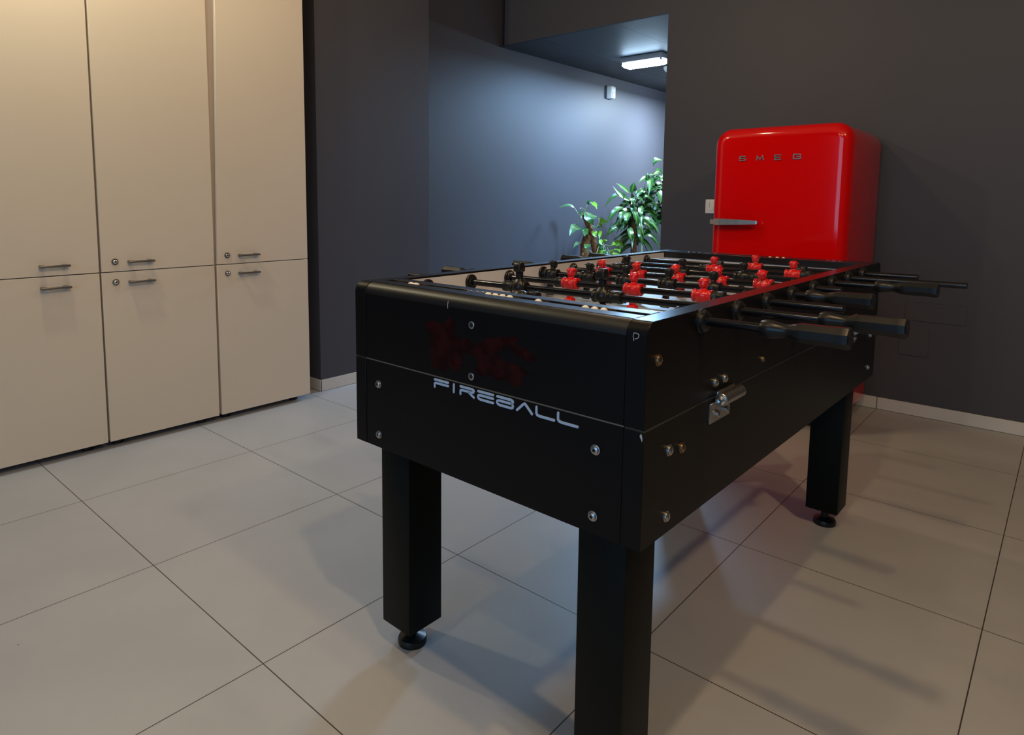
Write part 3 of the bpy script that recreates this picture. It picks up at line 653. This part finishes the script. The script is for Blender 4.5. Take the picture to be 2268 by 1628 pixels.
m = MB(); m.tube([(0, -.01, .30), (.012, -.012, .6), (-.005, .0, .8), (-.02, -.01, 1.04)], .034, 14, .018); m.build('trunk', MT['bark'], d)
m = MB(); m.tube([(.05, .05, .30), (.055, .055, .55), (.045, .07, .72)], .016, 10, .009); m.build('cane', MT['stem'], d)
def planter(par, x, y, r, h):
    m = MB(); m.lathe((x, y, 0), (0, 0, 1), [(0, r * .78), (.01, r * .80), (h - .03, r * .98), (h - .025, r * 1.03), (h, r * 1.04), (h, r * .95), (h - .03, r * .92)], 32); m.build('planter', MT['pot'], par)
    m = MB(); m.lathe((x, y, h - .05), (0, 0, 1), [(0, r * .90), (.022, r * .90)], 28); m.build('soil', MT['soil'], par)
planter(d, .0, .0, .15, .34)

# tall dracaena behind it, partly hidden by the wall edge
L1 = (-.40, 5.02, 0.)
d2 = thing('potted_dracaena', 'taller dark-leaved plant behind the striped one, half hidden by the wall edge', 'plant', L1)
m = MB()
for k, it in enumerate(based(L1, DRB)): leaf(m, it, it[3] * 1.2, STRAP, .2, k * 5 + 2, (0, 0 if k % 3 else 1))
for k in range(34):
    a = rn.uniform(0, 2 * PI); z = rn.choice((1.22, 1.15, 1.0, .92, .85)) + rn.uniform(-.04, .04); L = rn.uniform(.12, .22)
    b = Vector((rn.uniform(-.02, .04), rn.uniform(-.03, .03), z)); e = Vector((math.cos(a) * L, math.sin(a) * L, -rn.uniform(.0, .14)))
    if b.x + e.x < -.36: e.x = -.36 - b.x
    leaf(m, [b, b + e * .5 + Vector((0, 0, .07)), b + e], rn.uniform(.04, .055), STRAP, .2, k + 150, (0, 0))
m.build('foliage', [MT['leafd'], MT['leafm']], d2, ang=80)
m = MB(); m.tube([(0, 0, .30), (.01, .01, .7), (0, .0, 1.0), (-.01, -.01, 1.25)], .030, 14, .015); m.build('trunk', MT['bark'], d2)
planter(d2, 0, 0, .15, .34)

# climbing plant on coir poles
L2 = (-.60, 4.05, 0.)
p = thing('potted_climber', 'climbing plant with heart-shaped leaves on a brown coir pole by the corridor wall', 'plant', L2)
m = MB()
for k, it in enumerate(based(L2, POT)): leaf(m, it, it[3] * 1.22, HEART, .12, k * 7 + 3, (1, 1) if k in (4, 8, 9, 12, 13, 14, 15, 16, 17, 19, 2) else (0, 0))
rn = random.Random(11)
for k in range(26):
    b = Vector((rn.uniform(.02, .11), rn.uniform(-.06, .20), rn.uniform(.40, .66))); e = Vector((rn.uniform(-.02, .06), rn.uniform(-.07, .07), rn.uniform(-.07, .03)))
    leaf(m, [b, b + e * .5 + Vector((0, 0, .02)), b + e], rn.uniform(.03, .055), HEART, .12, k + 300, (1, 1) if rn.random() < .4 else (0, 0))
m.build('foliage', [MT['leafp'], MT['leafy']], p, ang=80)
for it in based(L2, STM):
    a, b, c = [Vector(q) for q in it]; m = MB(); m.tube(bez(a, b * 2 - (a + c) / 2, c, 8), .0028, 6, .0018); m.build('stem', MT['stem'], p)
m = MB(); m.tube([(0, -.035, .28), (0, -.036, .5), (.0, -.042, .68), (.01, -.01, .765)], .045, 16, .034); m.build('coir_pole', MT['moss'], p)
m = MB(); m.tube([(.02, .10, .28), (.02, .095, .62), (.02, .03, .775), (.0, -.045, .92), (.0, -.057, .945)], .030, 16, .021); m.build('coir_pole', MT['moss'], p)
planter(p, .0, .02, .16, .34)
# ------------------------------------------------------------------ lights: name, kind, place, size, RGB power
LAMPS = [
    ('table_spot', 'P', (2.23, -.13, 2.23), .03, (31, 21, 10.6)),
    ('table_spot', 'P', (1.60, -.76, 2.20), .03, (11, 7.7, 4.2)),
    ('room_spot_or_fill', 'P', (.95, 1.60, 2.25), .03, (13, 8.7, 4.6)),
    ('cabinet_spot', 'P', (-.14, -.05, 2.42), .04, (31, 27.5, 18.5)),
    ('cabinet_spot', 'P', (-.10, .60, 2.45), .04, (3.5, 2.9, 1.8)),
    ('corridor_tube', 'A', (-.02, 4.06, ZC - .09), (.33, .10), (20, 38, 62)),
    ('corridor_tube', 'A', (-.17, 5.22, ZC - .09), (.36, .10), (64, 84, 101)),
    ('corridor_tube', 'P', (-.16, 5.25, ZC - .12), .06, (12, 15, 18)),
    ('front_fill_light', 'W', (2.35, -3.6, 1.5), (3.0, 1.8), (14, 32, 52)),  # added cool fill behind the camera, no window stands there
    ('room_spot_or_fill', 'P', (3.4, .2, 2.6), .05, (62, 43, 23)),  # added warm fill, lifts the shaded floor right of the table
]
for nm, kind, loc, size, rgb in LAMPS:
    e = max(max(rgb), 1e-6)
    l = bpy.data.lights.new(nm, {'P': 'POINT', 'S': 'SPOT'}.get(kind, 'AREA')); l.energy = e; l.color = [c / e for c in rgb]
    if kind in 'PS': l.shadow_soft_size = size
    if kind == 'S': l.spot_size = math.radians(172); l.spot_blend = .12
    if kind in 'PS': pass
    else: l.shape = 'RECTANGLE'; l.size, l.size_y = size
    o = bpy.data.objects.new(nm, l); C.objects.link(o); o.location = loc
    if kind == 'W': o.rotation_euler = (PI / 2, 0, 0)
w = bpy.data.worlds.new('dim_room'); sc.world = w; w.use_nodes = True
w.node_tree.nodes['Background'].inputs[0].default_value = (.5, .55, .65, 1)
w.node_tree.nodes['Background'].inputs[1].default_value = .005

# ------------------------------------------------------------------ camera
cam = bpy.data.cameras.new('camera'); co = bpy.data.objects.new('camera', cam); C.objects.link(co)
cam.sensor_width = 36; cam.sensor_fit = 'HORIZONTAL'; cam.lens = 36 * 1464.18 / 2268
cam.shift_x = 52.929 / 2268; cam.shift_y = -211.855 / 2268; cam.clip_start = .02
Rr = Vector((.7470164729, .6647527460, .0083771042)); Rd = Vector((.0770284585, -.0740310871, -.9942766288)); Rf = Vector((-.6603279532, .7433862959, -.1065073208))
Mx = Matrix.Identity(4)
for i in range(3):
    Mx[i][0] = Rr[i]; Mx[i][1] = -Rd[i]; Mx[i][2] = -Rf[i]
Mx[0][3], Mx[1][3], Mx[2][3] = 2.4987, -.7073, 1.0443
co.matrix_world = Mx
sc.camera = co
